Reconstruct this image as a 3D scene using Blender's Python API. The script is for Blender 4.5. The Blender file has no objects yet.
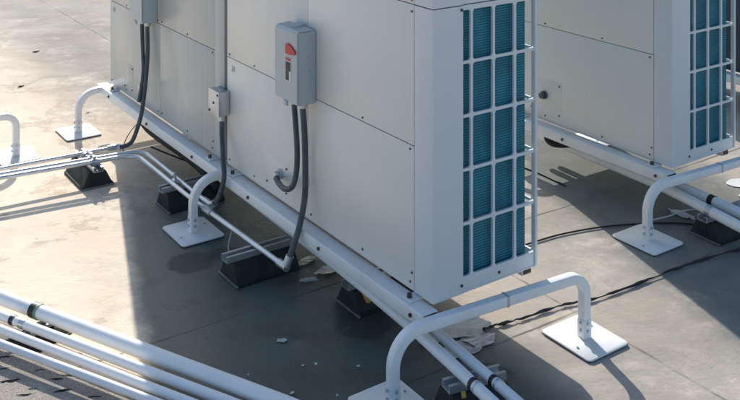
import bpy, bmesh, math, random
from mathutils import Vector, Matrix
random.seed(7)
R = math.radians
scn = bpy.context.scene
col = scn.collection
TH = R(34.55)                       # direction of the rows of units on the roof
CT, ST = math.cos(TH), math.sin(TH)
B1 = (0.1686, 2.58)                 # near corner of the first row
B2 = (1.112, 3.55)                  # near corner of the second unit
B3 = (2.055, 4.52)
def W(q, t, z=0.0, B=B1):           # roof grid (across, along, up) -> world
    return Vector((B[0] + q*CT - t*ST, B[1] + q*ST + t*CT, z))

# ------------------------------------------------------------------ materials
def new_mat(name):
    m = bpy.data.materials.new(name); m.use_nodes = True
    nt = m.node_tree; nt.nodes.clear()
    out = nt.nodes.new('ShaderNodeOutputMaterial')
    bs = nt.nodes.new('ShaderNodeBsdfPrincipled')
    nt.links.new(bs.outputs[0], out.inputs[0])
    return m, nt, bs
def N(nt, typ, **kw):
    n = nt.nodes.new(typ)
    for k, v in kw.items(): setattr(n, k, v)
    return n
def noise(nt, vec, scale, detail=6, rough=0.6, dist=0.0):
    n = N(nt, 'ShaderNodeTexNoise')
    n.inputs['Scale'].default_value = scale; n.inputs['Detail'].default_value = detail
    n.inputs['Roughness'].default_value = rough; n.inputs['Distortion'].default_value = dist
    if vec is not None: nt.links.new(vec, n.inputs['Vector'])
    return n.outputs['Fac']
def ramp(nt, fac, a, b):
    n = N(nt, 'ShaderNodeMapRange'); n.interpolation_type = 'SMOOTHSTEP'
    nt.links.new(fac, n.inputs['Value'])
    n.inputs['From Min'].default_value = a; n.inputs['From Max'].default_value = b
    return n.outputs['Result']
def math_(nt, op, a, b=None):
    n = N(nt, 'ShaderNodeMath', operation=op)
    for i, v in enumerate((a, b)):
        if v is None: continue
        if isinstance(v, (int, float)): n.inputs[i].default_value = v
        else: nt.links.new(v, n.inputs[i])
    return n.outputs[0]
def mix(nt, fac, a, b, mode='MIX'):
    n = N(nt, 'ShaderNodeMix', data_type='RGBA', blend_type=mode)
    for sock, v in ((n.inputs[0], fac), (n.inputs[6], a), (n.inputs[7], b)):
        if isinstance(v, (int, float)): sock.default_value = v
        elif isinstance(v, tuple): sock.default_value = (*v, 1)
        else: nt.links.new(v, sock)
    return n.outputs[2]
def bump(nt, bs, h, strength, dist):
    n = N(nt, 'ShaderNodeBump'); n.inputs['Strength'].default_value = strength
    n.inputs['Distance'].default_value = dist
    nt.links.new(h, n.inputs['Height']); nt.links.new(n.outputs[0], bs.inputs['Normal'])
def coords(nt, scale=(1,1,1), rotz=0.0, kind='Object'):
    tc = N(nt, 'ShaderNodeTexCoord'); mp = N(nt, 'ShaderNodeMapping')
    mp.inputs['Scale'].default_value = scale; mp.inputs['Rotation'].default_value = (0, 0, rotz)
    nt.links.new(tc.outputs[kind], mp.inputs['Vector'])
    return mp.outputs[0]

def painted(name, base, dirt, rough=0.45, metal=0.0, amount=0.35, streak=True, fine=40, bumpy=0.0, drt_scale=3.0, wavy=False):
    m, nt, bs = new_mat(name)
    v = coords(nt)
    n1 = ramp(nt, noise(nt, v, drt_scale, 7, 0.65), 0.42, 0.78)
    n2 = ramp(nt, noise(nt, v, fine, 4, 0.6), 0.55, 0.8)
    c = mix(nt, math_(nt, 'MULTIPLY', n1, amount), base, dirt)
    c = mix(nt, math_(nt, 'MULTIPLY', n2, amount*0.5), c, dirt)
    if streak:
        vs = coords(nt, (14, 14, 0.7))
        n3 = ramp(nt, noise(nt, vs, 2.0, 5, 0.6), 0.5, 0.85)
        c = mix(nt, math_(nt, 'MULTIPLY', n3, amount*(1.5 if wavy else 0.6)), c, dirt)
    nt.links.new(c, bs.inputs['Base Color'])
    r = math_(nt, 'ADD', math_(nt, 'MULTIPLY', noise(nt, v, 9 if not wavy else 2, 4 if not wavy else 1), 0.25 if not wavy else 0.10), rough-(0.12 if not wavy else 0.05))
    nt.links.new(r, bs.inputs['Roughness'])
    bs.inputs['Metallic'].default_value = metal
    if bumpy: bump(nt, bs, noise(nt, v, 130, 3), bumpy, 0.002)
    if wavy: bump(nt, bs, noise(nt, coords(nt, (2.2, 2.2, 0.9)), 1.6, 1, 0.3), 0.22, 0.03)
    return m

M = {}
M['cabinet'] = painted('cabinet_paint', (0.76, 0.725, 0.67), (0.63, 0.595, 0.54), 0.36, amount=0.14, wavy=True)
M['far_cabinet'] = painted('grey_cabinet_paint', (0.47, 0.475, 0.45), (0.62, 0.61, 0.57), 0.30, amount=0.45, wavy=True)  # darker copy for the far unit; pale streaks paint in reflections
M['post'] = painted('corner_post_paint', (0.68, 0.685, 0.69), (0.55, 0.55, 0.55), 0.40, amount=0.2)
M['grille'] = painted('grille_paint', (0.70, 0.72, 0.73), (0.5, 0.5, 0.5), 0.40, amount=0.25)
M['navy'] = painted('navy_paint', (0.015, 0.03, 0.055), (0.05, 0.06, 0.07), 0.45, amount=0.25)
M['inside'] = painted('dark_inside', (0.03, 0.035, 0.037), (0.05, 0.05, 0.05), 0.8, amount=0.3, streak=False)
M['rail'] = painted('rail_paint', (0.82, 0.81, 0.795), (0.46, 0.45, 0.42), 0.40, amount=0.35, streak=False)
M['hoop'] = painted('hoop_paint', (0.88, 0.865, 0.845), (0.52, 0.49, 0.45), 0.38, amount=0.30, streak=False, drt_scale=8)
M['plate'] = painted('plate_paint', (0.86, 0.855, 0.835), (0.58, 0.54, 0.48), 0.5, amount=0.42, streak=False, drt_scale=9)
M['pipe'] = painted('pipe_cladding', (0.90, 0.885, 0.86), (0.58, 0.56, 0.53), 0.50, amount=0.30, streak=False, drt_scale=6)
M['galv'] = painted('galvanised_steel', (0.56, 0.58, 0.60), (0.34, 0.34, 0.33), 0.38, metal=0.75, amount=0.5, streak=False, drt_scale=14)
M['conduit'] = painted('conduit_steel', (0.70, 0.71, 0.71), (0.45, 0.43, 0.40), 0.32, metal=0.6, amount=0.4, streak=False, drt_scale=12)
M['rubber'] = painted('black_rubber', (0.009, 0.011, 0.012), (0.055, 0.058, 0.055), 0.7, amount=0.45, streak=False, bumpy=0.5, drt_scale=14)
M['lip'] = painted('grey_rubber_lip', (0.16, 0.17, 0.17), (0.07, 0.07, 0.065), 0.6, amount=0.5, streak=False, drt_scale=20)
M['black'] = painted('black_plastic', (0.012, 0.013, 0.014), (0.05, 0.05, 0.05), 0.5, amount=0.3, streak=False)
M['boxgrey'] = painted('box_enamel', (0.44, 0.48, 0.49), (0.32, 0.33, 0.33), 0.38, amount=0.35)
M['red'] = painted('red_handle', (0.50, 0.02, 0.02), (0.30, 0.03, 0.03), 0.4, amount=0.3, streak=False)
M['sticker'] = painted('white_sticker', (0.72, 0.72, 0.70), (0.5, 0.5, 0.48), 0.5, amount=0.3, streak=False)
M['mark'] = painted('grey_mark', (0.40, 0.42, 0.43), (0.35, 0.35, 0.35), 0.5, amount=0.2, streak=False)
M['screw'] = painted('dark_screw', (0.06, 0.06, 0.06), (0.14, 0.09, 0.06), 0.5, metal=0.4, amount=0.5, streak=False)
M['orange'] = painted('orange_tag', (0.62, 0.30, 0.03), (0.35, 0.2, 0.05), 0.5, amount=0.3, streak=False)
M['yellow'] = painted('yellow_tag', (0.55, 0.40, 0.05), (0.3, 0.22, 0.05), 0.5, amount=0.3, streak=False)
M['green'] = painted('green_liner', (0.22, 0.30, 0.18), (0.1, 0.12, 0.1), 0.5, amount=0.4, streak=False, drt_scale=30)
M['film'] = painted('pale_film', (0.44, 0.475, 0.485), (0.17, 0.185, 0.19), 0.45, amount=0.6, streak=False, drt_scale=16, bumpy=0.6)
M['white'] = painted('white_scrap', (0.74, 0.74, 0.73), (0.5, 0.48, 0.45), 0.6, amount=0.5, streak=False, drt_scale=14)

def flex_mat():
    m, nt, bs = new_mat('ribbed_conduit')
    v = coords(nt, kind='UV')
    w = N(nt, 'ShaderNodeTexWave', wave_type='BANDS', bands_direction='Y'); w.inputs['Scale'].default_value = 60
    nt.links.new(v, w.inputs['Vector'])
    n = noise(nt, coords(nt), 18, 5)
    c = mix(nt, ramp(nt, n, 0.4, 0.75), (0.055, 0.068, 0.08), (0.11, 0.125, 0.135))
    nt.links.new(c, bs.inputs['Base Color']); bs.inputs['Roughness'].default_value = 0.5
    bump(nt, bs, w.outputs['Fac'], 0.35, 0.002)
    return m
M['flex'] = flex_mat()

def coil_mat():
    m, nt, bs = new_mat('blue_coil_fins')
    v = coords(nt)
    w = N(nt, 'ShaderNodeTexWave', wave_type='BANDS', bands_direction='Z', wave_profile='SIN')
    w.inputs['Scale'].default_value = 42; w.inputs['Distortion'].default_value = 1.0
    w.inputs['Detail'].default_value = 2; w.inputs['Detail Scale'].default_value = 3
    nt.links.new(v, w.inputs['Vector'])
    f = ramp(nt, w.outputs['Fac'], 0.0, 0.6)
    big = ramp(nt, noise(nt, coords(nt, (1, 1, 1.6)), 7, 4), 0.35, 0.7)
    fine = noise(nt, coords(nt, (220, 220, 30)), 1.0, 3)
    band_c = mix(nt, big, (0.004, 0.17, 0.24), (0.014, 0.275, 0.345))  # brighter teal of the bands, mottled by noise
    c = mix(nt, f, (0.002, 0.085, 0.13), band_c)
    c = mix(nt, math_(nt, 'MULTIPLY', ramp(nt, fine, 0.4, 0.75), 0.35), c, (0.008, 0.12, 0.17))
    dust = ramp(nt, noise(nt, v, 26, 6, 0.7), 0.6, 0.8)
    c = mix(nt, math_(nt, 'MULTIPLY', dust, 0.22), c, (0.10, 0.24, 0.28))
    nt.links.new(c, bs.inputs['Base Color']); bs.inputs['Roughness'].default_value = 0.45
    bump(nt, bs, f, 0.5, 0.004)
    return m
M['coil'] = coil_mat()

def roof_mat():
    m, nt, bs = new_mat('roof_membrane')
    v = coords(nt)
    # object space of the sheet is the world; rotate into the roof grid for streaks and lap seams
    sep = N(nt, 'ShaderNodeSeparateXYZ'); nt.links.new(v, sep.inputs[0])
    X, Y = sep.outputs[0], sep.outputs[1]
    dx = math_(nt, 'SUBTRACT', X, B1[0]); dy = math_(nt, 'SUBTRACT', Y, B1[1])
    q = math_(nt, 'ADD', math_(nt, 'MULTIPLY', dx, CT), math_(nt, 'MULTIPLY', dy, ST))
    t = math_(nt, 'SUBTRACT', math_(nt, 'MULTIPLY', dy, CT), math_(nt, 'MULTIPLY', dx, ST))
    nb = noise(nt, v, 0.9, 8, 0.62, 0.1)
    nm = noise(nt, v, 4.5, 9, 0.7, 0.15)
    nf = noise(nt, v, 60, 5, 0.7)
    ng = noise(nt, v, 320, 3, 0.7)
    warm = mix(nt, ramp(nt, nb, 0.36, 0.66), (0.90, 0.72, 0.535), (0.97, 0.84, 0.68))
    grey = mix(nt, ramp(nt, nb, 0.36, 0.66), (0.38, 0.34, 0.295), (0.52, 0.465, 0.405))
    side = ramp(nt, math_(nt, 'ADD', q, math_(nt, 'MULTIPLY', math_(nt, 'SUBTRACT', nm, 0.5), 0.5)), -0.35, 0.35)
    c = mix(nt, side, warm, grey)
    c = mix(nt, math_(nt, 'MULTIPLY', ramp(nt, nm, 0.50, 0.74), 0.42), c, (0.60, 0.45, 0.31))
    c = mix(nt, math_(nt, 'MULTIPLY', ramp(nt, nm, 0.48, 0.28), 0.35), c, (0.96, 0.84, 0.68))
    # long weathering streaks
    vs = coords(nt, (0.8, 1.7, 1), -TH-0.1)
    ns = noise(nt, vs, 1.5, 9, 0.7, 0.15)
    c = mix(nt, math_(nt, 'MULTIPLY', ramp(nt, ns, 0.52, 0.72), 0.34), c, (0.58, 0.44, 0.31))
    c = mix(nt, math_(nt, 'MULTIPLY', ramp(nt, ns, 0.50, 0.32), 0.25), c, (0.95, 0.83, 0.66))
    vs2 = coords(nt, (2.6, 0.5, 1), TH)
    ns2 = noise(nt, vs2, 2.3, 8, 0.72, 0.2)
    c = mix(nt, math_(nt, 'MULTIPLY', ramp(nt, ns2, 0.56, 0.75), 0.16), c, (0.48, 0.38, 0.28))
    # grain
    c = mix(nt, math_(nt, 'MULTIPLY', ramp(nt, nf, 0.52, 0.75), 0.16), c, (0.34, 0.28, 0.22))
    c = mix(nt, math_(nt, 'MULTIPLY', ramp(nt, ng, 0.55, 0.8), 0.14), c, (0.28, 0.24, 0.20))
    # worn pale patches and brown ponding edges
    npt = noise(nt, coords(nt, (1, 1.25, 1), 0.5), 1.35, 10, 0.72, 0.35)
    rim = math_(nt, 'MULTIPLY', ramp(nt, npt, 0.535, 0.56), ramp(nt, npt, 0.615, 0.57))
    c = mix(nt, math_(nt, 'MULTIPLY', rim, 0.38), c, (0.40, 0.31, 0.23))
    c = mix(nt, math_(nt, 'MULTIPLY', ramp(nt, npt, 0.44, 0.38), 0.30), c, (0.62, 0.52, 0.41))
    scr = noise(nt, coords(nt, (1, 14, 1), -0.35), 3.2, 3, 0.5, 0.4)
    c = mix(nt, math_(nt, 'MULTIPLY', ramp(nt, scr, 0.70, 0.76), 0.35), c, (0.33, 0.27, 0.21))
    # black specks
    sp = ramp(nt, noise(nt, v, 24, 2, 0.5), 0.755, 0.79)
    c = mix(nt, math_(nt, 'MULTIPLY', sp, 0.6), c, (0.07, 0.06, 0.055))
    # wet ground plus painted shade by the first row, cut at its shadow edge
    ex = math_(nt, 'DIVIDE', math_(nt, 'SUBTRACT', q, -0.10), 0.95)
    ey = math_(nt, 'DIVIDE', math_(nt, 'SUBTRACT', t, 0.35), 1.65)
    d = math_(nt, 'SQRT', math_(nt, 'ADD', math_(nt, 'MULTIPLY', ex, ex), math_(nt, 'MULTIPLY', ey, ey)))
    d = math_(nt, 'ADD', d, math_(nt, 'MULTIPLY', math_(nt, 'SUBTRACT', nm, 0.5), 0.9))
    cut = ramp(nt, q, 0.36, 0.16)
    shade_edge = math_(nt, 'ADD', math_(nt, 'ADD', math_(nt, 'MULTIPLY', X, 0.955), math_(nt, 'MULTIPLY', Y, 0.296)), math_(nt, 'MULTIPLY', math_(nt, 'SUBTRACT', nm, 0.5), 0.12))
    cut = math_(nt, 'MULTIPLY', cut, math_(nt, 'ADD', math_(nt, 'MULTIPLY', ramp(nt, shade_edge, 0.165, 0.235), 0.87), math_(nt, 'MULTIPLY', ramp(nt, shade_edge, 0.28, 0.5), 0.13)))
    damp_shaded = math_(nt, 'MULTIPLY', ramp(nt, d, 1.2, 0.55), cut)
    damp_shade_c = mix(nt, ramp(nt, nm, 0.35, 0.65), (0.018, 0.040, 0.042), (0.050, 0.086, 0.088))
    c = mix(nt, math_(nt, 'MULTIPLY', damp_shaded, 0.93), c, damp_shade_c)
    # second unit's cast shade painted into the roof colour
    shade_edge2 = math_(nt, 'ADD', math_(nt, 'ADD', math_(nt, 'MULTIPLY', X, 0.955), math_(nt, 'MULTIPLY', Y, 0.296)), math_(nt, 'MULTIPLY', math_(nt, 'SUBTRACT', nm, 0.5), 0.4))
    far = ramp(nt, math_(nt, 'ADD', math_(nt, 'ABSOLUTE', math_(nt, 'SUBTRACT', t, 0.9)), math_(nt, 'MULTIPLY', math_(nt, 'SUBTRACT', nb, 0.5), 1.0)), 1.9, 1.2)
    shade2 = math_(nt, 'MULTIPLY', math_(nt, 'MULTIPLY', ramp(nt, shade_edge2, 1.74, 1.92), ramp(nt, shade_edge2, 2.75, 2.45)), far)
    c = mix(nt, math_(nt, 'MULTIPLY', shade2, 0.72), c, mix(nt, ramp(nt, nm, 0.35, 0.65), (0.085, 0.108, 0.112), (0.15, 0.175, 0.178)))
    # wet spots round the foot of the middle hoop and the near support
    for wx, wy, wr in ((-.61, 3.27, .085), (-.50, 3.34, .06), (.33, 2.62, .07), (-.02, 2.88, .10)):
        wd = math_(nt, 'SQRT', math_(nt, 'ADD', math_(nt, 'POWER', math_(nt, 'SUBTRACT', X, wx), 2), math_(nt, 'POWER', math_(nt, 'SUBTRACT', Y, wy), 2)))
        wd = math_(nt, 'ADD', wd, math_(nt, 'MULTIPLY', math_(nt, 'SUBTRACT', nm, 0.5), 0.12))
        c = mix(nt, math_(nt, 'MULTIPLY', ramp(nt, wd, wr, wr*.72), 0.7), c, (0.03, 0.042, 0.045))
    # light dried rings inside it
    fl = ramp(nt, noise(nt, v, 11, 5, 0.7), 0.63, 0.72)
    c = mix(nt, math_(nt, 'MULTIPLY', math_(nt, 'MULTIPLY', fl, damp_shaded), 0.30), c, (0.20, 0.24, 0.24))
    # lap seams
    wob = math_(nt, 'MULTIPLY', math_(nt, 'SUBTRACT', noise(nt, v, 3, 4), 0.5), 0.03)
    qq = math_(nt, 'ADD', q, wob); tt = math_(nt, 'ADD', t, wob)
    seam = None; step = None
    for src, pos in ((qq, 0.585), (qq, -1.02), (qq, 1.62), (tt, 0.045), (tt, 0.61), (tt, -1.0)):
        dd = math_(nt, 'ABSOLUTE', math_(nt, 'SUBTRACT', src, pos))
        s = ramp(nt, dd, 0.007, 0.002)
        st = math_(nt, 'MULTIPLY', ramp(nt, math_(nt, 'SUBTRACT', src, pos), -0.006, 0.004), 1.0)
        seam = s if seam is None else math_(nt, 'MAXIMUM', seam, s)
        step = st if step is None else math_(nt, 'ADD', step, st)
    br = ramp(nt, noise(nt, v, 5, 4), 0.40, 0.62)
    c = mix(nt, math_(nt, 'MULTIPLY', math_(nt, 'MULTIPLY', seam, br), 0.55), c, (0.10, 0.09, 0.08))
    nt.links.new(c, bs.inputs['Base Color'])
    nt.links.new(math_(nt, 'ADD', 0.04, math_(nt, 'MULTIPLY', damp_shaded, 0.25)), bs.inputs['Specular IOR Level'])
    rr = math_(nt, 'SUBTRACT', 0.92, math_(nt, 'MULTIPLY', damp_shaded, 0.36))
    nt.links.new(rr, bs.inputs['Roughness'])
    h = math_(nt, 'ADD', math_(nt, 'MULTIPLY', nm, 0.012), math_(nt, 'MULTIPLY', nf, 0.0022))
    h = math_(nt, 'ADD', h, math_(nt, 'MULTIPLY', ng, 0.0007))
    h = math_(nt, 'ADD', h, math_(nt, 'MULTIPLY', ns, 0.006))
    h = math_(nt, 'ADD', h, math_(nt, 'MULTIPLY', step, 0.004))
    bump(nt, bs, h, 0.5, 1.0)
    return m
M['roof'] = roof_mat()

def cap_mat():
    m, nt, bs = new_mat('granule_cap_sheet')
    v = coords(nt)
    g = noise(nt, v, 240, 3, 0.8); b = noise(nt, v, 3, 6, 0.65)
    c = mix(nt, ramp(nt, b, 0.35, 0.7), (0.46, 0.385, 0.315), (0.60, 0.525, 0.44))
    c = mix(nt, ramp(nt, g, 0.42, 0.66), c, (0.22, 0.20, 0.185))
    c = mix(nt, math_(nt, 'MULTIPLY', ramp(nt, noise(nt, v, 150, 2), 0.6, 0.7), 0.6), c, (0.50, 0.46, 0.41))
    nt.links.new(c, bs.inputs['Base Color']); bs.inputs['Roughness'].default_value = 0.95
    bump(nt, bs, g, 0.9, 0.004)
    return m
M['cap'] = cap_mat()
def crack_mat():
    m, nt, bs = new_mat('bitumen_split')
    c = mix(nt, noise(nt, coords(nt), 60, 4), (0.008, 0.008, 0.008), (0.04, 0.038, 0.035))
    nt.links.new(c, bs.inputs['Base Color']); bs.inputs['Roughness'].default_value = 1.0
    bs.inputs['Specular IOR Level'].default_value = 0.0
    return m
M['crack'] = crack_mat()

# ------------------------------------------------------------------ mesh helpers
def obj(name, bm, mat, parent=None, smooth=35):
    bmesh.ops.recalc_face_normals(bm, faces=bm.faces[:])
    me = bpy.data.meshes.new(name); bm.to_mesh(me); bm.free()
    for mm in (mat if isinstance(mat, (list, tuple)) else [mat]): me.materials.append(mm)
    me.shade_smooth(); me.set_sharp_from_angle(angle=R(smooth))
    o = bpy.data.objects.new(name, me); col.objects.link(o)
    if parent is not None: o.parent = parent
    return o
def tag(o, label=None, cat=None, group=None, kind=None):
    if label: o['label'] = label
    if cat: o['category'] = cat
    if group: o['group'] = group
    if kind: o['kind'] = kind
    return o
def thing(name, label, cat, loc=(0,0,0), rotz=0.0, group=None):
    o = bpy.data.objects.new(name, None); col.objects.link(o)
    o.empty_display_size = 0.05
    o.location = loc; o.rotation_euler = (0, 0, rotz)
    return tag(o, label, cat, group)
def copy_tree(o, parent=None):
    c = o.copy(); col.objects.link(c)
    if parent is not None: c.parent = parent
    for ch in [x for x in bpy.data.objects if x.parent == o]: copy_tree(ch, c)
    return c
def box(bm, x0, x1, y0, y1, z0, z1, bev=0.0, seg=2, mi=0, xf=None):
    vs = [bm.verts.new((x, y, z)) for x in (x0, x1) for y in (y0, y1) for z in (z0, z1)]
    idx = ((0,1,3,2), (4,6,7,5), (0,4,5,1), (2,3,7,6), (0,2,6,4), (1,5,7,3))
    fs = [bm.faces.new([vs[i] for i in f]) for f in idx]
    for f in fs: f.material_index = mi
    bmesh.ops.recalc_face_normals(bm, faces=fs)
    if bev > 0:
        es = list({e for f in fs for e in f.edges})
        r = bmesh.ops.bevel(bm, geom=es, offset=bev, segments=seg, affect='EDGES', profile=0.5)
        vs = list({v for f in r['faces'] for v in f.verts} | {v for v in vs if v.is_valid})
        for f in r['faces']: f.material_index = mi
    if xf is not None: bmesh.ops.transform(bm, matrix=xf, verts=[v for v in vs if v.is_valid])
    return vs
def smooth_path(pts, n=8):
    pts = [Vector(p) for p in pts]; out = []
    for i in range(len(pts)-1):
        p0 = pts[max(i-1, 0)]; p1 = pts[i]; p2 = pts[i+1]; p3 = pts[min(i+2, len(pts)-1)]
        for k in range(n):
            s = k/n
            out.append(0.5*((2*p1) + (p2-p0)*s + (2*p0-5*p1+4*p2-p3)*s*s + (3*p1-p0-3*p2+p3)*s**3))
    out.append(pts[-1]); return out
def bend_path(pts, r, n=8):
    pts = [Vector(p) for p in pts]; out = [pts[0]]
    for i in range(1, len(pts)-1):
        a, b, c = pts[i-1], pts[i], pts[i+1]
        d1 = (a-b).normalized(); d2 = (c-b).normalized()
        ang = d1.angle(d2)
        if abs(math.pi-ang) < 0.02: out.append(b); continue
        k = min(r/math.tan(ang/2), 0.48*(a-b).length, 0.48*(c-b).length)
        rr = k*math.tan(ang/2)
        bis = (d1+d2).normalized(); cen = b + bis*(rr/math.sin(ang/2))
        s = b+d1*k-cen; e = b+d2*k-cen
        tot = s.angle(e)
        for j in range(n+1):
            f = j/n
            v = (s*math.sin((1-f)*tot) + e*math.sin(f*tot))/math.sin(tot)
            out.append(cen+v)
    out.append(pts[-1]); return out
def tube(bm, path, r, seg=12, profile=None, cap=True, mi=0, up=Vector((0,0,1))):
    uvl = bm.loops.layers.uv.verify()
    path = [Vector(p) for p in path]
    rings = []; L = 0.0; Ls = []
    prev_n = None
    for i, p in enumerate(path):
        a = path[max(i-1, 0)]; b = path[min(i+1, len(path)-1)]
        tg = (b-a).normalized()
        if prev_n is None:
            n = up - tg*up.dot(tg)
            if n.length < 1e-3: n = Vector((1,0,0)) - tg*tg.x
        else:
            n = prev_n - tg*prev_n.dot(tg)
        n.normalize(); prev_n = n; bn = tg.cross(n)
        if i: L += (p-path[i-1]).length
        Ls.append(L)
        rr = r(i/(len(path)-1)) if callable(r) else r
        if profile: ring = [bm.verts.new(p + n*x*rr + bn*y*rr) for x, y in profile]
        else: ring = [bm.verts.new(p + (n*math.cos(2*math.pi*k/seg) + bn*math.sin(2*math.pi*k/seg))*rr) for k in range(seg)]
        rings.append(ring)
    m = len(rings[0])
    for i in range(len(rings)-1):
        for k in range(m):
            f = bm.faces.new((rings[i][k], rings[i][(k+1)%m], rings[i+1][(k+1)%m], rings[i+1][k]))
            f.material_index = mi
            for lp, (u, vv) in zip(f.loops, ((k/m, Ls[i]), ((k+1)/m, Ls[i]), ((k+1)/m, Ls[i+1]), (k/m, Ls[i+1]))):
                lp[uvl].uv = (u, vv)
    if cap:
        for ring in (rings[0], rings[-1]):
            f = bm.faces.new(ring); f.material_index = mi
def cyl(bm, a, b, r, seg=14, mi=0): tube(bm, [a, b], r, seg, mi=mi)
def rsq(ch=0.26):                       # rounded square profile of half-size 1
    out = []
    for cx, cy, a0 in ((1-ch, 1-ch, 0), (-1+ch, 1-ch, 90), (-1+ch, -1+ch, 180), (1-ch, -1+ch, 270)):
        for k in range(4):
            a = R(a0 + 30*k); out.append((cx+ch*math.cos(a), cy+ch*math.sin(a)))
    return out
RSQ = rsq()
def grille(bm, u0, u1, v0, v1, cw, chh, bar, rad, place, th):
    """plate of rounded openings between u0..u1, v0..v1; place(u, v, w) -> 3d point"""
    cols = [u0 + i*cw for i in range(int(round((u1-u0)/cw))+1)]
    rows = [v0 + i*chh for i in range(int(round((v1-v0)/chh))+1)]
    for i in range(len(cols)-1):
        for j in range(len(rows)-1):
            a0, a1, b0, b1 = cols[i], cols[i+1], rows[j], rows[j+1]
            h = []; o = []
            hx0, hx1, hy0, hy1 = a0+bar/2, a1-bar/2, b0+bar/2, b1-bar/2
            for (cx, cy, ox, oy, st) in ((hx1-rad, hy1-rad, a1, b1, 0), (hx0+rad, hy1-rad, a0, b1, 90), (hx0+rad, hy0+rad, a0, b0, 180), (hx1-rad, hy0+rad, a1, b0, 270)):
                for k in range(5):
                    a = R(st + 22.5*k); h.append((cx+rad*math.cos(a), cy+rad*math.sin(a)))
                seq = [(ox, cy), (ox, (cy+oy)/2), (ox, oy), ((cx+ox)/2, oy), (cx, oy)]
                if st in (90, 270): seq = [(cx, oy), ((cx+ox)/2, oy), (ox, oy), (ox, (cy+oy)/2), (ox, cy)]
                o += seq
            n = len(h)
            hf = [bm.verts.new(place(x, y, 0)) for x, y in h]; of = [bm.verts.new(place(x, y, 0)) for x, y in o]
            hb = [bm.verts.new(place(x, y, th)) for x, y in h]; ob = [bm.verts.new(place(x, y, th)) for x, y in o]
            for k in range(n):
                l = (k+1) % n
                for quad in ((of[k], of[l], hf[l], hf[k]), (hf[k], hf[l], hb[l], hb[k]), (hb[k], hb[l], ob[l], ob[k])):
                    bm.faces.new(quad)
    bmesh.ops.remove_doubles(bm, verts=bm.verts[:], dist=1e-5)

# ------------------------------------------------------------------ setting: the roof
bm = bmesh.new(); s = 150
bm.faces.new([bm.verts.new(p) for p in ((-s,-s,0), (s,-s,0), (s,s,0), (-s,s,0))])
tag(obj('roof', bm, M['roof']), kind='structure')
# granule cap sheet at the lower left with torn black splits
bm = bmesh.new()
edge = []
pts0 = [(-4.0, 4.35), (-1.40, 2.94), (-1.055, 2.755), (-0.62, 2.505), (-0.1, 2.20), (1.2, 1.45)]
for i in range(len(pts0)-1):
    for k in range(12):
        f = k/12
        edge.append((pts0[i][0]*(1-f)+pts0[i+1][0]*f + random.uniform(-.006,.006), pts0[i][1]*(1-f)+pts0[i+1][1]*f + random.uniform(-.006,.006)))
poly = edge + [(1.2, -3), (-4.0, -3)]
top = [bm.verts.new((x, y, 0.005)) for x, y in poly]; bm.faces.new(top)
low = [bm.verts.new((x, y, 0.0005)) for x, y in poly]
for k in range(len(poly)-1): bm.faces.new((top[k], top[k+1], low[k+1], low[k]))
def sliver(bm, cx, cy, ang, ln, w, z, mi):
    n = 7; a = []; b = []
    ca, sa = math.cos(ang), math.sin(ang)
    for i in range(n):
        f = i/(n-1)-.5; ww = w*(1-(2*f)**2)*random.uniform(.6, 1.2)+w*.05
        off = random.uniform(-.2, .2)*w
        for lst, sg in ((a, 1), (b, -1)):
            u = f*ln; vv = sg*ww/2+off
            lst.append(bm.verts.new((cx+u*ca-vv*sa, cy+u*sa+vv*ca, z)))
    for i in range(n-1):
        f = bm.faces.new((a[i], a[i+1], b[i+1], b[i])); f.material_index = mi
for (cx, cy, ang, ln, w) in ((-1.006,2.719,0.05,0.05,0.006),(-1.024,2.697,0.1,0.04,0.006),(-0.965,2.585,0.2,0.055,0.01),(-1.005,2.640,0.3,0.035,0.005),(-0.815,2.610,-0.02,0.045,0.006),(-0.842,2.592,0.02,0.04,0.006),(-0.811,2.541,0.35,0.05,0.008),(-0.894,2.550,0.1,0.03,0.004),(-0.902,2.635,0.15,0.03,0.004),(-0.903,2.524,0.2,0.05,0.006),(-0.718,2.515,0.1,0.04,0.005),(-0.749,2.490,0.3,0.05,0.006),(-1.050,2.663,0.1,0.05,0.007),(-1.029,2.576,0.2,0.05,0.007),(-0.897,2.470,0.2,0.05,0.007),(-0.788,2.450,0.1,0.05,0.006)):
    sliver(bm, cx, cy, ang, ln, w, 0.0065, 1)
tag(obj('ground', bm, [M['cap'], M['crack']]), kind='structure')

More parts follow.
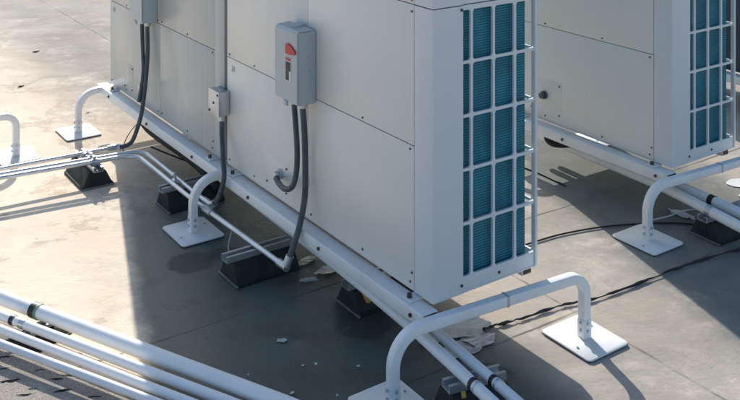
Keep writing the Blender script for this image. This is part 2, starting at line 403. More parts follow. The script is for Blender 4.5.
# ------------------------------------------------------------------ condenser units
ZB, ZS, ZM, ZT = 0.212, 0.6125, 1.002, 1.64
DQ = 0.384
def make_unit(label, L, splits, mats, origin, group=None, hatch=None, stub=None):
    root = thing('condenser_unit', label, 'condenser unit', (*origin, 0), TH, group)
    cab, post, gr, coil = mats
    # core walls set 3 mm behind the panels (hollow box: long wall, far end, base, top)
    bm = bmesh.new()
    box(bm, 0.0035, 0.012, 0.03, L-0.004, ZB+0.004, ZT-0.022)
    box(bm, 0.013, DQ-0.04, L-0.014, L-0.003, ZB+0.004, ZT-0.022)
    box(bm, 0.013, 0.029, 0.012, 0.05, ZB+0.004, ZT-0.022)
    obj('inner_frame', bm, M['inside'], root)
    bm = bmesh.new(); box(bm, 0.002, DQ-0.001, 0.002, L-0.002, ZB-0.001, ZB+0.0035, 0.0012); obj('base_pan', bm, cab, root)
    bm = bmesh.new(); box(bm, -0.006, DQ+0.006, -0.006, L+0.002, ZT-0.02, ZT+0.012, 0.004); obj('top_cover', bm, cab, root)
    # long-side panels
    ts = [0.083] + list(splits) + [L-0.003]
    for z0, z1 in ((ZB+0.005, ZS-0.0010), (ZS+0.0010, ZM-0.0010), (ZM+0.0010, ZT-0.021)):
        for a, b in zip(ts[:-1], ts[1:]):
            bm = bmesh.new(); box(bm, -0.0005, 0.003, a+0.0006, b-0.0006, z0, z1, 0.0012)
            obj('side_panel', bm, cab, root)
    # corner post wraps the corner, lower and upper lengths
    for z0, z1 in ((ZB+0.001, ZM-0.0016), (ZM+0.0016, ZT-0.021)):
        bm = bmesh.new()
        pr = [(0.0, 0.0812), (-0.0012, 0.0800), (-0.0015, 0.004), (0.0, 0.0), (0.004, -0.0015), (0.1038, -0.0015), (0.1045, 0.0), (0.1045, 0.011), (0.010, 0.011), (0.0095, 0.0812)]
        lo = [bm.verts.new((x, y, z0)) for x, y in pr]; hi = [bm.verts.new((x, y, z1)) for x, y in pr]
        for k in range(len(pr)):
            l = (k+1) % len(pr); bm.faces.new((lo[k], lo[l], hi[l], hi[k]))
        bm.faces.new(lo); bm.faces.new(hi)
        obj('corner_post', bm, post, root)
    # end grille: cells 81 x 148 mm, with a frame below, above and at the right
    c0 = 0.1395 - 0.081
    for z0, nrow, zlo, zhi in ((0.251, 5, ZB+0.001, ZM-0.0016), (ZM+0.03, 4, ZM+0.0016, ZT-0.021)):
        bm = bmesh.new()
        ztop = z0 + nrow*0.148
        grille(bm, c0, c0+4*0.081, z0, ztop, 0.081, 0.148, 0.0085, 0.008, lambda u, v, w: (min(u, DQ-0.0005), 0.004+w, v), 0.007)
        box(bm, 0.1050, DQ-0.0005, 0.0042, 0.0108, zlo, z0+0.0005)
        box(bm, 0.1050, DQ-0.0005, 0.0042, 0.0108, ztop-0.0005, zhi)
        obj('end_grille', bm, gr, root)
        bm = bmesh.new()
        ncol = int((L-0.03)/0.081)
        grille(bm, 0.012, 0.012+ncol*0.081, z0, ztop, 0.081, 0.148, 0.0085, 0.008, lambda u, v, w: (DQ-w, u, v), 0.007)
        box(bm, DQ-0.0068, DQ-0.0002, 0.0112, L-0.004, zlo, z0+0.0005)
        box(bm, DQ-0.0068, DQ-0.0002, 0.0112, L-0.004, ztop-0.0005, zhi)
        obj('side_grille', bm, gr, root)
    bm = bmesh.new(); box(bm, DQ-0.0085, DQ+0.0008, -0.0012, 0.0125, ZB+0.0005, ZT-0.0215, 0.002); obj('grille_post', bm, gr, root)
    # finned coil bent round the corner, with its tubes
    bm = bmesh.new()
    pr = [(0.03, 0.020), (0.354, 0.020), (0.357, 0.023), (0.357, L-0.03), (0.329, L-0.03), (0.329, 0.050), (0.03, 0.050)]
    lo = [bm.verts.new((x, y, ZB+0.02)) for x, y in pr]; hi = [bm.verts.new((x, y, ZT-0.03)) for x, y in pr]
    for k in range(len(pr)):
        l = (k+1) % len(pr); bm.faces.new((lo[k], lo[l], hi[l], hi[k]))
    bm.faces.new(lo); bm.faces.new(hi)
    obj('coil', bm, coil, root, 25)
    # feet
    for t_ in (0.07, L-0.10):
        for q_ in (-0.02, DQ-0.005):
            bm = bmesh.new(); box(bm, q_-0.016, q_+0.03, t_-0.018, t_+0.018, 0.2035, ZB-0.0015, 0.002)
            ft = obj('foot', bm, gr, root)
            bm = bmesh.new(); cyl(bm, (q_-0.006, t_, ZB-0.002), (q_-0.006, t_, ZB+0.009), 0.0075, 6); obj('bolt', bm, M['screw'], ft)
    # screws
    def screw(t_, z_, q_=-0.0005, r=0.0034):
        bm = bmesh.new(); cyl(bm, (q_+0.002, t_, z_), (q_-0.0022, t_, z_), r, 10); obj('screw', bm, M['screw'], root)
    for t_ in [0.10, 0.335] + [s_-0.02 for s_ in splits] + [s_+0.02 for s_ in splits] + [L-0.22, L-0.025]:
        screw(t_, ZS+0.012 if t_ > 0.2 else ZS-0.012)
        screw(t_, ZB+0.022)
    screw(0.092, ZM+0.012); screw(0.092, ZM-0.02); screw(0.092, ZB+0.05)
    for q_, z_ in ((0.098, 0.236), (0.24, 0.232), (0.098, ZM-0.012)):
        bm = bmesh.new(); cyl(bm, (q_, 0.006 if q_ > .105 else 0.0, z_), (q_, 0.0015 if q_ > .105 else -0.0042, z_), 0.0042, 10); obj('screw', bm, M['screw'], root)
    if hatch:
        t0, t1, z0, z1 = hatch
        bm = bmesh.new(); box(bm, -0.0013, 0.002, t0, t1, z0, z1, 0.0012); obj('hatch_cover', bm, cab, root)
        for t_, z_ in ((t0+.012, z1-.014), (t1-.012, z0+.014), (t0+.014, z0+.014)): screw(t_, z_, -0.0022, 0.0035)
    if stub:
        t_, z_ = stub
        bm = bmesh.new(); cyl(bm, (0.0, t_, z_), (-0.012, t_, z_), 0.017, 16); cyl(bm, (-0.0118, t_, z_), (-0.026, t_, z_), 0.0125, 6 if L > 1 else 14)
        obj('pipe_stub', bm, M['flex'] if L < 1 else M['galv'], root)
    # faint maker's emblem under the seam: a small ring and bars
    bm = bmesh.new(); t_ = L-0.055; z_ = ZS-0.035
    box(bm, -0.0014, 0.0, t_-0.012, t_+0.012, z_+0.006, z_+0.010); box(bm, -0.0014, 0.0, t_-0.012, t_-0.008, z_-0.010, z_+0.0058)
    box(bm, -0.0014, 0.0, t_-0.002, t_+0.002, z_-0.010, z_+0.0058); box(bm, -0.0014, 0.0, t_+0.006, t_+0.012, z_-0.012, z_+0.002)
    obj('emblem', bm, M['mark'], root)
    return root
UM = (M['cabinet'], M['post'], M['grille'], M['coil'])
make_unit('pale grey condenser unit with blue coil grille, carrying the box with red handle', 1.24, (0.65,), UM, B1, 'rooftop condenser units', hatch=(0.775, 0.935, 0.235, 0.345), stub=(0.8285, 0.302))
make_unit('shaded grey condenser unit behind the nearest one, its top box cut by the picture edge', 1.24, (0.62,), (M['far_cabinet'], M['far_cabinet'], M['grille'], M['coil']), tuple(W(0, 1.262).xy), 'rooftop condenser units', hatch=(0.93, 1.05, 0.235, 0.36), stub=(0.80, 0.30))
make_unit('shorter grey condenser unit on the right with a bare pipe stub and blue coil grille', 0.87, (), UM, B2, 'rooftop condenser units', hatch=(0.555, 0.745, 0.24, 0.39), stub=(0.652, 0.322))
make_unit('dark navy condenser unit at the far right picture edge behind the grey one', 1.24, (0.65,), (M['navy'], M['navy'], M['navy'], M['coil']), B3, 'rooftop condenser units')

# ------------------------------------------------------------------ rails
def rail(q0, q1, t0, t1, B, label):
    root = thing('support_rail', label, 'support rail', W((q0+q1)/2, t0, 0, B), TH, 'steel rails under the condensers')
    w = (q1-q0)/2; L = t1-t0
    bm = bmesh.new(); box(bm, -w, w, 0, L, 0.163, 0.2032, 0.005, 3); obj('beam', bm, M['rail'], root)
    bm = bmesh.new(); box(bm, -w+0.004, w-0.004, -0.0015, 0.01, 0.167, 0.1995, 0.002); obj('end_cap', bm, M['black'], root)
    for t_ in [0.05 + 0.47*k for k in range(int(L/0.47)+1)]:
        bm = bmesh.new(); sg = -1
        cyl(bm, (sg*(w-0.001), t_, 0.184), (sg*(w+0.005), t_, 0.184), 0.006, 6); obj('bolt', bm, M['screw'], root)
    return root
rail(-0.048, 0.006, -0.015, 2.56, B1, 'long white rail along the shaded side below the two joined units')
rail(0.372, 0.412, 0.05, 2.56, B1, 'rail with dark open end below the coil side of the nearest unit')
rail(-0.048, 0.006, -0.015, 0.93, B2, 'white rail along the bottom of the right-hand grey unit facing the gap')
rail(0.372, 0.412, 0.05, 0.93, B2, 'rail end under the far corner of the right-hand grey unit')
rail(-0.048, 0.006, -0.015, 1.32, B3, 'rail below the dark navy unit at the far right edge')
rail(0.376, 0.428, -0.046, 1.32, B3, 'outer rail hidden behind the dark navy unit at the far right edge')

# ------------------------------------------------------------------ hoops with foot plates
def make_hoop(label, pL, pR, zc=0.188):
    pL = Vector((pL[0], pL[1], 0)); pR = Vector((pR[0], pR[1], 0))
    mid = (pL+pR)/2; d = pR-pL; h = d.length/2; rz = math.atan2(d.y, d.x)
    root = thing('support_hoop', label, 'support hoop', mid, rz, 'white tube hoops on foot plates')
    bm = bmesh.new()
    path = bend_path([(-h,0,0.009), (-h,0,zc), (0,0,zc)], 0.090, 12)[:-1] + bend_path([(0,0,zc), (h,0,zc), (h,0,0.009)], 0.055, 10)
    tube(bm, path, 0.0140, profile=RSQ, up=Vector((0,1,0)))
    obj('tube', bm, M['hoop'], root)
    for sx in (-1, 1):
        al = TH-rz
        xf = Matrix.Translation((sx*h, 0, 0)) @ Matrix.Rotation(al, 4, 'Z')
        bm = bmesh.new(); 
        pr = []
        for cx, cy, a0 in ((.068,.082,0),(-.068,.082,90),(-.068,-.082,180),(.068,-.082,270)):
            pr += [(cx+.014*math.cos(R(a0+18*k)), cy+.014*math.sin(R(a0+18*k))) for k in range(6)]
        rg = [[bm.verts.new((x*f, y*f, z)) for x, y in pr] for z, f in ((.0042,1),(.0078,1),(.0085,.99))]
        for a, b in zip(rg[:-1], rg[1:]):
            for k in range(len(pr)): l = (k+1) % len(pr); bm.faces.new((a[k], a[l], b[l], b[k]))
        bm.faces.new(rg[0]); bm.faces.new(rg[-1])
        bmesh.ops.transform(bm, matrix=xf, verts=bm.verts[:])
        pl = obj('foot_plate', bm, M['plate'], root)
        bm = bmesh.new(); box(bm, -0.079, 0.079, -0.093, 0.093, 0.0006, 0.0040, xf=xf); obj('rubber_pad', bm, M['rubber'], pl)
        bm = bmesh.new(); tube(bm, [(sx*h,0,0.0088),(sx*h,0,0.062)], 0.0155, profile=RSQ, up=Vector((0,1,0))); sk = obj('socket', bm, M['hoop'], root)
        for z_ in (0.030, 0.052):
            bm = bmesh.new()
            cyl(bm, (sx*h, -0.0152, z_), (sx*h, -0.0205, z_), 0.005, 6)
            cyl(bm, (sx*h-0.0152, 0, z_), (sx*h-0.0205, 0, z_), 0.005, 6)
            obj('bolt', bm, M['galv'], sk)
        bm = bmesh.new()
        for a, b in ((-.06,-.03),(.06,.03)): 
            c = xf @ Vector((a, b, 0.0087)); cyl(bm, c, c+Vector((0,0,0.003)), 0.0042, 6)
        obj('plate_bolt', bm, M['galv'], pl)
    bm = bmesh.new(); tube(bm, [(0.035,0,zc),(0.041,0,zc)], 0.0155, profile=RSQ, up=Vector((0,1,0))); obj('coupling', bm, M['galv'], root)
    return root
make_hoop('white bent tube hoop crossing in front of the nearest grille, sunlit plate at its right', (0.059, 2.474), (0.6218, 2.796))
make_hoop('white hoop halfway along the two joined units, its plate wholly in their shadow', W(-0.150, 1.209).xy, W(0.496, 1.2).xy)
make_hoop('hoop under the far end corner of the joined units, plate on sunlit roof', W(-0.154, 2.504).xy, W(0.49, 2.50).xy)
make_hoop('hoop cut by the left picture edge, standing beside the steel conduits', W(-1.13, 2.36).xy, W(-0.479, 2.35).xy)
make_hoop('white hoop under the front of the right-hand grey unit, plate beside the black cable', (0.9865, 3.427), W(0.51, -0.075, 0, B2).xy)
make_hoop('hoop under the hidden back end of the right-hand grey unit, casting the loop shadow', W(-0.15, 0.80, 0, B2).xy, W(0.50, 0.79, 0, B2).xy)
make_hoop('hoop under the dark navy unit beyond the right picture edge', W(-0.15, -0.03, 0, B3).xy, W(0.50, -0.07, 0, B3).xy)
make_hoop('hoop behind the dark navy unit at the far right', W(-0.15, 1.2, 0, B3).xy, W(0.50, 1.2, 0, B3).xy)

# ------------------------------------------------------------------ rubber pipe supports
def make_block(label, loc, rz, length=0.235, strut=0.25, clamps=()):
    root = thing('pipe_support', label, 'pipe support', (*loc, 0), rz, 'black rubber pipe supports with steel strut')
    h = length/2
    bm = bmesh.new()
    sec = [(-.066,0.0008),(.066,0.0008),(.066,.010),(.060,.013),(.037,.060),(.030,.066),(-.030,.066),(-.037,.060),(-.060,.013),(-.066,.010)]
    rings = []
    for x, k in ((-h,1),(-h+.004,1),(h-.004,1),(h,1)):
        e = 0.003 if abs(x) == h else 0
        tp = 0.018
        rings.append([bm.verts.new((x*(1-tp*z/0.066*5*.5), y*(1-e*10), max(z-e, .0008))) for y, z in sec])
    for a, b in zip(rings[:-1], rings[1:]):
        for k in range(len(sec)):
            l = (k+1) % len(sec); bm.faces.new((a[k], a[l], b[l], b[k]))
    bm.faces.new(rings[0]); bm.faces.new(rings[-1])
    bl = obj('rubber_block', bm, M['rubber'], root, 25)
    bm = bmesh.new(); box(bm, -h-.002, -h+.006, -.068, .068, .0012, .0085, .002); obj('base_lip', bm, M['lip'], bl)
    bm = bmesh.new(); s2 = strut/2
    box(bm, -s2, s2, -.0205, .0205, .0665, .0690)
    for sg in (-1, 1):
        y0, y1 = sorted((sg*.0205, sg*.0180)); box(bm, -s2, s2, y0, y1, .0692, .0860)
        y0, y1 = sorted((sg*.0178, sg*.0110)); box(bm, -s2, s2, y0, y1, .0838, .0860)
    obj('strut', bm, M['galv'], root)
    for (x, r, kind) in clamps:
        bm = bmesh.new()
        zc = .086 + r
        pth = [(x+(r+.002)*math.cos(a), 0, zc+(r+.002)*math.sin(a)) for a in [R(-30+24*k) for k in range(11)]]
        for a, b in zip(pth[:-1], pth[1:]): pass
        lo = [bm.verts.new((p[0], -.012, p[2])) for p in pth]; hi = [bm.verts.new((p[0], .012, p[2])) for p in pth]
        lo2 = [bm.verts.new((x+(p[0]-x)*1.0+(p[0]-x)*.10, -.012, zc+(p[2]-zc)*1.10)) for p in pth]; hi2 = [bm.verts.new((x+(p[0]-x)*1.10, .012, zc+(p[2]-zc)*1.10)) for p in pth]
        for k in range(len(pth)-1):
            bm.faces.new((lo[k], lo[k+1], hi[k+1], hi[k])); bm.faces.new((lo2[k], lo2[k+1], hi2[k+1], hi2[k]))
            bm.faces.new((lo[k], lo[k+1], lo2[k+1], lo2[k])); bm.faces.new((hi[k], hi[k+1], hi2[k+1], hi2[k]))
        box(bm, x-r-.010, x-r+.002, -.012, .012, .0862, .0900); box(bm, x+r-.002, x+r+.010, -.012, .012, .0862, .0900)
        box(bm, x-.004, x+.004, -.005, .005, zc+r+.0025, zc+r+.014)
        obj('clamp', bm, M[kind], root)
    return root
make_block('rubber support in full sun under three steel conduits at the left', (-1.167, 3.997), TH+math.pi/2, clamps=((-.075,.0085,'galv'),(-.03,.0085,'galv'),(.014,.0085,'galv')))
make_block('rubber support in shade behind the middle hoop, under two conduits', (-.70, 3.765), TH, clamps=((-.065,.0085,'galv'),))
make_block('shaded rubber support under the end of the single conduit with long bare strut', (-.366, 3.204), TH, strut=0.26, clamps=())
make_block('rubber support with orange tag tucked below the white rail', (.026, 3.027), TH, clamps=())
make_block('rubber support beside the near hoop, carrying two white insulated pipes', (.268, 2.475), TH-0.2, length=.17, strut=0.165)
make_block('rubber support with two clamped white pipes at the right picture edge', (1.29, 3.50), TH-0.05)
low = make_block('low rubber support under the white pipes at the lower left', (-.962, 2.809), R(59.8), length=0.13, strut=0.12)
low.scale = (1, 1, .35)

# ------------------------------------------------------------------ white insulated pipes
def wpipe(label, pts, r, joints=(), group='white insulated pipes'):
    p0 = Vector(pts[0])
    bm = bmesh.new(); path = smooth_path([Vector(p)-p0 for p in pts], 10)
    tube(bm, path, lambda f: r*(1+0.02*math.sin(f*37)), 20)
    root = obj('insulated_pipe', bm, M['pipe'], None, 60)
    root.location = p0; tag(root, label, 'pipe', group)
    for f, w, mt in joints:
        i = f*(len(path)-1); k = min(int(i), len(path)-2)
        c = path[k].lerp(path[k+1], i-k); d = (path[k+1]-path[k]).normalized()
        bm = bmesh.new(); tube(bm, [c-d*w/2, c-d*w/2+d*.001, c+d*w/2-d*.001, c+d*w/2], r*1.09, 20); obj('joint_band', bm, M[mt], root, 60)
    return root
def ext(a, b, z, f0, f1):
    a = Vector((*a, z)); b = Vector((*b, z)); d = b-a
    return [a+d*f0, a+d*(f0+(f1-f0)/3), a+d*(f0+2*(f1-f0)/3), a+d*f1]
def wob(p, amp=.004):
    return [p[0]] + [v+Vector((random.uniform(-amp,amp), random.uniform(-amp,amp), 0)) for v in p[1:-1]] + [p[-1]]
wpipe('thickest white pipe of four at the lower left, with a green and black clamp band', wob(ext((-1.1293,2.9422),(-.3067,2.464),.051,-1.2,1.9)), .0205, ((.442,.022,'black'),(.447,.009,'green')))
wpipe('thin white pipe next to the thickest one at lower left, with black joint', wob(ext((-1.0911,2.8428),(-.3911,2.4482),.044,-1.3,2.0)), .0134, ((.4165,.016,'black'),(.432,.020,'galv')))
wpipe('second lowest white pipe at the lower left, between two like pipes', wob(ext((-1.0634,2.7706),(-.4762,2.442),.043,-1.5,2.2)), .0120)
wpipe('lowest white pipe at the lower left, over the rough granule sheet', wob(ext((-1.0363,2.700),(-.5608,2.442),.042,-1.8,2.6)), .0105)
wpipe('white pipe running out from below the long rail past the near hoop', [W(.05,1.9,.106), W(.035,.9,.106), W(.018,.35,.106), W(-.002,.045,.106), W(-.036,-.27,.106), W(-.075,-.60,.106), W(-.15,-1.2,.106)], .0155, ((.630,.012,'black'),(.638,.005,'galv')))
wpipe('white pipe beside the near hoop foot, nearer the peeling film', [W(.09,1.9,.105), W(.075,.9,.105), W(.062,.35,.105), W(.047,.055,.105), W(.017,-.29,.105), W(-.02,-.60,.105), W(-.09,-1.2,.105)], .0138, ((.6300,.012,'black'),(.638,.005,'galv')))
wpipe('white pipe from below the right-hand unit, lower of two at the right edge', [W(.08,.8,.105,B2), W(.065,.4,.105,B2), W(.05,.071,.105,B2), W(-.012,-.29,.105,B2), W(-.10,-.8,.105,B2)], .0185, ((.665,.022,'galv'),))
wpipe('white pipe from below the right-hand unit, upper of two with the round black collar', [W(.13,.8,.106,B2), W(.12,.4,.106,B2), W(.108,.066,.106,B2), W(.080,-.24,.106,B2), W(.03,-.8,.106,B2)], .0195, ((.655,.022,'black'),))

# ------------------------------------------------------------------ steel conduits
def conduit(label, pts, r=.0085, rb=.07, couplings=(), straps=()):
    p0 = Vector(pts[0]); path = bend_path([Vector(p)-p0 for p in pts], rb, 8)
    bm = bmesh.new(); tube(bm, path, r, 14)
    root = obj('steel_conduit', bm, M['conduit'], None, 60); root.location = p0
    tag(root, label, 'conduit', 'steel conduits on rubber supports')
    for (a, b) in couplings:
        bm = bmesh.new(); tube(bm, [Vector(a)-p0, Vector(b)-p0], r*1.45, 14); obj('coupling', bm, M['galv'], root)
    return root
Z = .095
def along(a, b, f): return Vector(a).lerp(Vector(b), f)
c1a, c1b = Vector((-1.479-2.0*.4026, 3.853-2.0*.248, Z)), Vector((-1.0763, 4.101, Z))
conduit('uppermost steel conduit at the left, ending where the dark flexible conduit joins', [c1a, c1b], couplings=((c1b-Vector((.034,.021,0)), c1b+Vector((.01,.006,0))),))
c2 = [(-1.463-.87, 3.811-.474, Z), (-.955, 4.062, Z), (-.672, 3.638, Z), (-.578, 3.505, Z)]
conduit('middle steel conduit of three at the left, bending and stopping by the middle hoop', c2, couplings=((c2[3], along(c2[3], c2[2], .35)), (along(c2[1], c2[2], .62), along(c2[1], c2[2], .68))))
c3 = [(-1.447-.82, 3.770-.452, Z), (-.972, 4.014, Z), (-.683, 3.596, Z), (-.2608, 3.029, Z)]
conduit('longest steel conduit, bending at the left and running to the bare strut support', c3, couplings=((along(c3[2], c3[3], .20), along(c3[2], c3[3], .28)), (along(c3[2], c3[3], .93), along(c3[2], c3[3], 1.0))))

# ------------------------------------------------------------------ disconnect boxes, junction box, flexible conduits
def disconnect(label, t0, z0, handle=True):
    root = thing('disconnect_box', label, 'disconnect box', W(0, t0, 0), TH, 'grey electrical disconnect boxes')
    w, d, h = .135, .068, .232
    bm = bmesh.new(); box(bm, -d, -.0012, 0, w, z0, z0+h, .004, 2); obj('box_body', bm, M['boxgrey'], root)
    bm = bmesh.new()
    pr = [(-d-.006, z0+.006), (-d-.006, z0+h-.004), (-d+.002, z0+h+.005), (-.018, z0+h+.007), (-.018, z0+h+.002), (-d+.001, z0+h+.001), (-d-.0012, z0+h-.006), (-d-.0012, z0+.006)]
    a = [bm.verts.new((x, -.0025, z)) for x, z in pr]; b = [bm.verts.new((x, w+.0025, z)) for x, z in pr]
    for k in range(len(pr)): l = (k+1) % len(pr); bm.faces.new((a[k], a[l], b[l], b[k]))
    bm.faces.new(a); bm.faces.new(b)
    lid = obj('lid', bm, M['boxgrey'], root)
    bm = bmesh.new(); box(bm, -d-.010, -d-.002, w/2-.012, w/2+.012, z0-.010, z0+.0055, .002); obj('latch', bm, M['boxgrey'], lid)
    bm = bmesh.new(); cyl(bm, (-d*.5, w/2, z0+h+.0005), (-d*.5, w/2, z0+h+.012), .02, 18); obj('top_hub', bm, M['boxgrey'], root)
    for k, (x, z) in enumerate(((-.030, z0+.15), (-.026, z0+.105), (-.040, z0+.128))):
        bm = bmesh.new(); cyl(bm, (x, .002, z), (x, -.0015, z), .006 if k < 2 else .004, 14); obj('knockout', bm, M['mark'], root)
    if handle:
        bm = bmesh.new(); x = -d-.006
        pr = [(.063, .158), (.063, .188), (.046, .192), (.022, .184), (.002, .172), (.006, .163), (.03, .158)]
        a = [bm.verts.new((x-.0002, y, z0+z)) for y, z in pr]; b = [bm.verts.new((x-.005, y, z0+z)) for y, z in pr]
        for k in range(len(pr)): l = (k+1) % len(pr); bm.faces.new((a[k], a[l], b[l], b[k]))
        bm.faces.new(a); bm.faces.new(b)
        obj('red_handle', bm, M['red'], root)
        bm = bmesh.new(); box(bm, x-.0012, x-.0001, .034, .066, z0+.070, z0+.147); st = obj('sticker', bm, M['sticker'], root)
        bm = bmesh.new(); box(bm, x-.0026, x-.0014, .036, .064, z0+.104, z0+.132); box(bm, x-.0026, x-.0014, .046, .064, z0+.073, z0+.1025)
        obj('sticker_print', bm, M['black'], st)
        bm = bmesh.new(); box(bm, x-.0026, x-.0014, .036, .064, z0+.136, z0+.1455); obj('sticker_stripe', bm, M['red'], st)
    for y in (.03, .085):
        bm = bmesh.new(); cyl(bm, (-.034, y, z0-.016), (-.034, y, z0-.0005), .0145, 14); obj('connector', bm, M['galv'], root)
    return root
disconnect('grey disconnect box with red handle and black-and-white sticker on the nearest unit', .598, .600)
disconnect('grey disconnect box cut by the top picture edge on the farther joined unit', 1.91, .615, handle=False)

root = thing('junction_box', 'small galvanised junction box on the joint between the two units', 'junction box', W(0, 1.212, 0), TH)
bm = bmesh.new(); box(bm, -.044, -.002, 0, .085, .398, .488, .003); obj('box_body', bm, M['galv'], root)
bm = bmesh.new(); box(bm, -.048, -.0445, -.002, .087, .396, .490, .0012); cv = obj('cover', bm, M['galv'], root)
bm = bmesh.new()
for y, z in ((.008, .478), (.077, .408), (.042, .443)): cyl(bm, (-.0478, y, z), (-.0505, y, z), .005, 8)
obj('cover_screw', bm, M['screw'], cv)
bm = bmesh.new(); cyl(bm, (-.024, .022, .378), (-.024, .022, .3975), .013, 14); obj('connector', bm, M['galv'], root)

def flex(label, pts, r=.0092, ends=True):
    p0 = Vector(pts[0]); path = smooth_path([Vector(p)-p0 for p in pts], 12)
    bm = bmesh.new(); tube(bm, path, r, 14)
    root = obj('flexible_conduit', bm, M['flex'], None, 60); root.location = p0
    tag(root, label, 'flexible conduit', 'dark flexible conduits')
    if ends:
        d = (path[-1]-path[-4]).normalized()
        bm = bmesh.new(); tube(bm, [path[-1]-d*.022, path[-1]+d*.012], r*1.35, 12); obj('connector', bm, M['galv'], root)
    return root
flex('short dark flexible conduit looping from the red-handled box back into the panel', [W(-.034,.683,.590), W(-.036,.668,.52), W(-.042,.648,.44), W(-.050,.640,.375), W(-.054,.660,.325), W(-.050,.715,.300), W(-.036,.785,.297), W(-.016,.8285,.300)])
flex('long dark flexible conduit dropping from the red-handled box to the steel conduit end', [W(-.034,.628,.590), W(-.030,.622,.50), W(-.030,.617,.40), W(-.034,.613,.31), W(-.052,.612,.225), W(-.078,.615,.15), W(-.094,.620,.108)], .0098)
flex('dark flexible conduit curling from the small junction box down behind the middle hoop', [W(-.024,1.234,.384), W(-.030,1.220,.325), W(-.052,1.165,.262), W(-.064,1.132,.212), W(-.074,1.132,.166), W(-.084,1.148,.125), W(-.0895,1.178,.098)], .0095)
flex('longer flexible conduit from the top box, dropping past the rail to a steel conduit', [W(-.034,1.945,.606), W(-.036,1.935,.48), W(-.05,1.92,.37), W(-.07,1.915,.24), W(-.09,1.92,.165), W(-.112,1.926,.115), W(-.14,1.945,.097), W(-.17,1.962,.095)], .0092)
flex('shorter dark flexible conduit from the top box, slanting in to join the other', [W(-.034,2.005,.606), W(-.042,1.975,.50), W(-.050,1.945,.41), W(-.064,1.932,.34), W(-.078,1.928,.28)], .009, ends=False)

# ------------------------------------------------------------------ cables, hoses
def cable(name, label, cat, pts, r, mat, wobble=0.0, group=None):
    p0 = Vector(pts[0]); P = smooth_path([Vector(p)-p0 for p in pts], 10)
    if wobble: P = [p+Vector((random.uniform(-1,1)*wobble, random.uniform(-1,1)*wobble, random.uniform(0,.4)*wobble)) for p in P]
    bm = bmesh.new(); tube(bm, P, (lambda f: r*(1+.35*math.sin(f*91)+.25*math.sin(f*47+1))) if wobble else r, 10)
    o = obj(name, bm, M[mat], None, 60); o.location = p0
    return tag(o, label, cat, group)
cable('black_cable', 'thick rough black cable running from the peeling film to the right edge', 'cable', [(.335,2.838,.006),(.37,2.86,.006),(.46,2.90,.006),(.576,2.968,.006),(.697,3.013,.006),(.85,3.10,.006),(1.06,3.235,.006),(1.29,3.355,.006),(1.6,3.50,.006),(2.2,3.75,.006)], .0036, 'black', .0028)
cable('black_cable', 'thin black cable curving from behind the coil grille to the right hoop plate', 'cable', [(.30,3.20,.005),(.46,3.33,.005),(.60,3.42,.005),(.70,3.475,.005),(.85,3.53,.005),(.99,3.555,.005),(1.15,3.56,.005),(1.4,3.50,.005)], .0032, 'black')
cable('black_cable', 'short thin cable on the sunlit roof between the two grey units', 'cable', [(.58,4.20,.004),(.70,4.06,.004),(.76,3.97,.004),(.795,3.915,.004)], .0035, 'black')
cable('rubber_hose', 'black foam hose sagging below the long rail near the far unit', 'hose', [W(.0,2.10,.15), W(.02,2.05,.112), W(.03,1.9,.10), W(.035,1.7,.10), W(.035,1.5,.09), W(.045,1.40,.05)], .020, 'rubber')
cable('rubber_hose', 'black foam hose end poking out below the right-hand unit rail', 'hose', [W(.02,.66,.158,B2), W(.0,.64,.140,B2), W(-.004,.605,.130,B2), W(.01,.56,.135,B2), W(.05,.50,.15,B2)], .013, 'rubber')
cable('wire', 'thin dark wire lying from the conduit bend toward the rail', 'wire', [(-.93,4.09,.10),(-.85,4.05,.085),(-.75,4.02,.06),(-.62,3.99,.03),(-.5,3.93,.02)], .0035, 'black')
cable('wire', 'thin wire hanging below the rail near the conduit bend', 'wire', [W(-.02,2.05,.16), W(-.05,2.10,.10), W(-.085,2.09,.05), W(-.11,2.02,.02)], .002, 'black')
cable('wire', 'thin pale wire lying beside the right hoop plate with a white rag on it', 'wire', [(1.054,3.59,.005),(1.12,3.615,.008),(1.19,3.65,.014),(1.275,3.68,.008)], .0028, 'white')
cable('wire', 'thin wire loop hanging from the longest steel conduit', 'wire', [(-.475,3.318,.088),(-.48,3.27,.04),(-.44,3.235,.03),(-.395,3.225,.07),(-.385,3.20,.088)], .0016, 'galv')

# ------------------------------------------------------------------ scraps, films, patches
def flake(name, label, cat, cx, cy, w, h, ang, mat, z=.003, curl=.006, group=None, n=18, rnd=0):
    bm = bmesh.new(); ca, sa = math.cos(ang), math.sin(ang)
    jag = [random.uniform(.62, 1.15) for _ in range(n)]
    if rnd: jag = [1+(jag[i]+jag[i-1]+jag[i-2]-2.65)*rnd for i in range(n)]
    c = bm.verts.new((0, 0, z+curl*.2)); rings = []
    for k, fr in enumerate((.5, 1.0)):
        ring = []
        for i in range(n):
            a = 2*math.pi*i/n
            rr = fr*(jag[i] if fr == 1 else 1)
            x = w/2*rr*math.cos(a); y = h/2*rr*math.sin(a)
            zz = z + (curl*random.uniform(0, 1)**2 if fr == 1 else curl*random.uniform(0, .4))
            ring.append(bm.verts.new((x*ca-y*sa, x*sa+y*ca, zz)))
        rings.append(ring)
    for i in range(n):
        j = (i+1) % n
        bm.faces.new((c, rings[0][i], rings[0][j])); bm.faces.new((rings[0][i], rings[1][i], rings[1][j], rings[0][j]))
    o = obj(name, bm, M[mat], None, 50); o.location = (cx, cy, 0)
    return tag(o, label, cat, group)
G = 'flakes of peeling roof film'
flake('peeling_film', 'largest pale sheet of peeling film beside the two white pipes', 'film', .255, 2.85, .23, .11, .5, 'film', curl=.005, group=G, n=30, rnd=.4)
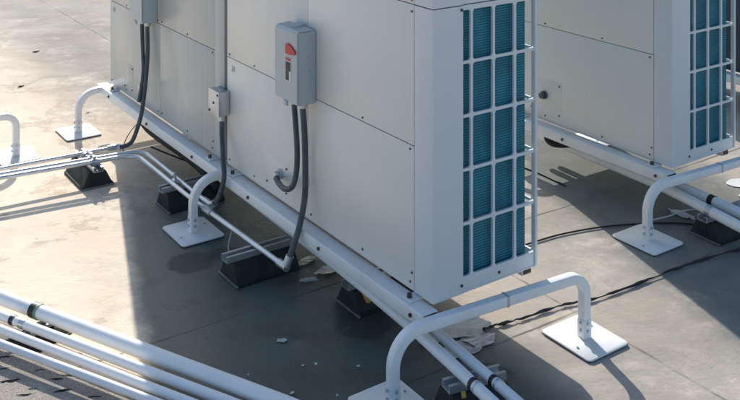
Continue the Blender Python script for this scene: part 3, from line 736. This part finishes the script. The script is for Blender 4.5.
flake('peeling_film', 'torn film piece touching the start of the thick black cable', 'film', .325, 2.79, .10, .075, .2, 'film', curl=.005, group=G, n=24, rnd=.5)
flake('peeling_film', 'narrow film flake right under the hoop beam', 'film', .225, 2.91, .15, .04, .7, 'film', curl=.005, group=G, n=24, rnd=.5)
flake('peeling_film', 'grey film flake lying nearest the pipe joint', 'film', .255, 2.74, .17, .08, .5, 'film', z=.002, curl=.004, group=G, n=24, rnd=.5)
flake('peeling_film', 'film flake below the long rail by the orange tag', 'film', -.13, 3.21, .11, .06, .6, 'film', curl=.005, group=G, n=24, rnd=.5)
flake('peeling_film', 'small film flake below the rail next to the bare strut support', 'film', -.20, 3.14, .06, .03, .2, 'film', curl=.005, group=G, n=24, rnd=.5)
flake('peeling_film', 'film flake behind the bare strut support in deep shade', 'film', -.22, 3.27, .10, .04, .9, 'film', curl=.005, group=G, n=24, rnd=.5)
flake('peeling_film', 'film flake behind the middle hoop below the far rail', 'film', -.69, 3.93, .10, .06, .5, 'film', curl=.005, group=G, n=24, rnd=.5)
flake('white_rag', 'white rag lying on the thin wire by the right hoop', 'rag', 1.176, 3.640, .12, .042, -.85, 'white', curl=.010, n=24, rnd=.35)
flake('coating_patch', 'upper of two white coating patches at the right picture edge', 'patch', 1.515, 3.95, .12, .085, .4, 'white', curl=.002, n=28, rnd=.15)
for k, (x, y, w, lab) in enumerate(((-.2545,2.785,.035,'round pale spot of film on the dark shaded roof'), (-.185,2.66,.010,'tiny white chip alone left of the pair in the shade'), (-.150,2.665,.012,'tiny white chip right of its pair in the dark shade'),
                                  (-.033,2.655,.012,'tiny white chip nearest the near hoop leg'), (-.205,2.535,.014,'white chip close above the thickest white pipe'), (-.33,2.615,.009,'tiny chip left of the others near the thick pipe'), (-.085,2.525,.008,'faint chip just left of the near plate'))):
    flake('paint_chip', lab, 'chip', x, y, w, w*.7, k, 'film' if k == 0 else 'white', curl=.002 if k == 0 else .005, group='paint chips on the damp roof', n=10)
for (x, y, w, a, lab) in ((-2.10,6.05,.05,.4,'dark pebble far back on the sunlit roof, rightmost of the back row'), (-2.95,7.1,.05,.2,'dark pebble at the top left of the sunlit roof'), (-1.92,5.30,.04,.9,'dark pebble left of the far unit on sunlit roof'), (-2.0,4.92,.03,.1,'small dark pebble above the left hoop'),(-1.42,4.85,.02,.1,'tiny pebble just left of the far hoop')):
    flake('pebble', lab, 'pebble', x, y, w, w*.6, a, 'crack', curl=.005, group='dark pebbles on the sunlit roof', n=9)
def tagbit(name, label, loc, rz, w, h, mat, tilt):
    bm = bmesh.new(); box(bm, -w/2, w/2, -.0006, .0006, 0, h, .0004)
    o = obj(name, bm, M[mat]); o.location = loc; o.rotation_euler = (tilt, 0, rz)
    return tag(o, label, 'tag', 'small coloured tags')
tagbit('orange_tag', 'orange tag leaning on the support tucked below the long rail', (-.0137, 2.939, .030), TH-.3, .032, .030, 'orange', -.35)
tagbit('yellow_tag', 'yellow tag between the two white pipes by the near hoop', (.330, 2.405, .100), TH-.2, .024, .014, 'yellow', -1.2)
tagbit('yellow_tag', 'yellow tag hanging below the left pipe by the near hoop', (.235, 2.405, .070), TH-.3, .012, .015, 'yellow', -.4)

# ------------------------------------------------------------------ light, sky, camera
AZ = R(-17.2); EL = R(29.5)          # bearing of the sun from +Y, elevation
w = bpy.data.worlds.new('World'); scn.world = w; w.use_nodes = True
nt = w.node_tree; bg = nt.nodes['Background']
sky = nt.nodes.new('ShaderNodeTexSky'); sky.sky_type = 'NISHITA'; sky.sun_disc = False
sky.sun_elevation = EL; sky.sun_rotation = AZ
sky.air_density = 1.0; sky.dust_density = 1.6; sky.ozone_density = 1.0
tint = mix(nt, 1.0, sky.outputs[0], (0.93, 1.06, 1.16), 'MULTIPLY'); nt.links.new(tint, bg.inputs[0]); bg.inputs[1].default_value = 0.15
sl = bpy.data.lights.new('sun', 'SUN'); sl.energy = 5.0; sl.angle = R(0.5); sl.color = (1.0, 0.955, 0.89)
so = bpy.data.objects.new('sun', sl); col.objects.link(so)
dirv = Vector((-math.sin(AZ)*math.cos(EL), -math.cos(AZ)*math.cos(EL), -math.sin(EL)))
so.rotation_euler = dirv.to_track_quat('-Z', 'Y').to_euler(); so.location = (-3, 8, 8)

cam = bpy.data.cameras.new('camera'); co = bpy.data.objects.new('camera', cam); col.objects.link(co)
co.location = (0, 0, 1.55); co.rotation_euler = (R(90), 0, 0)
cam.sensor_fit = 'HORIZONTAL'; cam.sensor_width = 36; cam.lens = 36*964/740
cam.shift_y = -395/740
cam.clip_start = 0.05; cam.clip_end = 1000
scn.camera = co
scn.view_settings.view_transform = 'Standard'; scn.view_settings.look = 'None'; scn.view_settings.exposure = 0
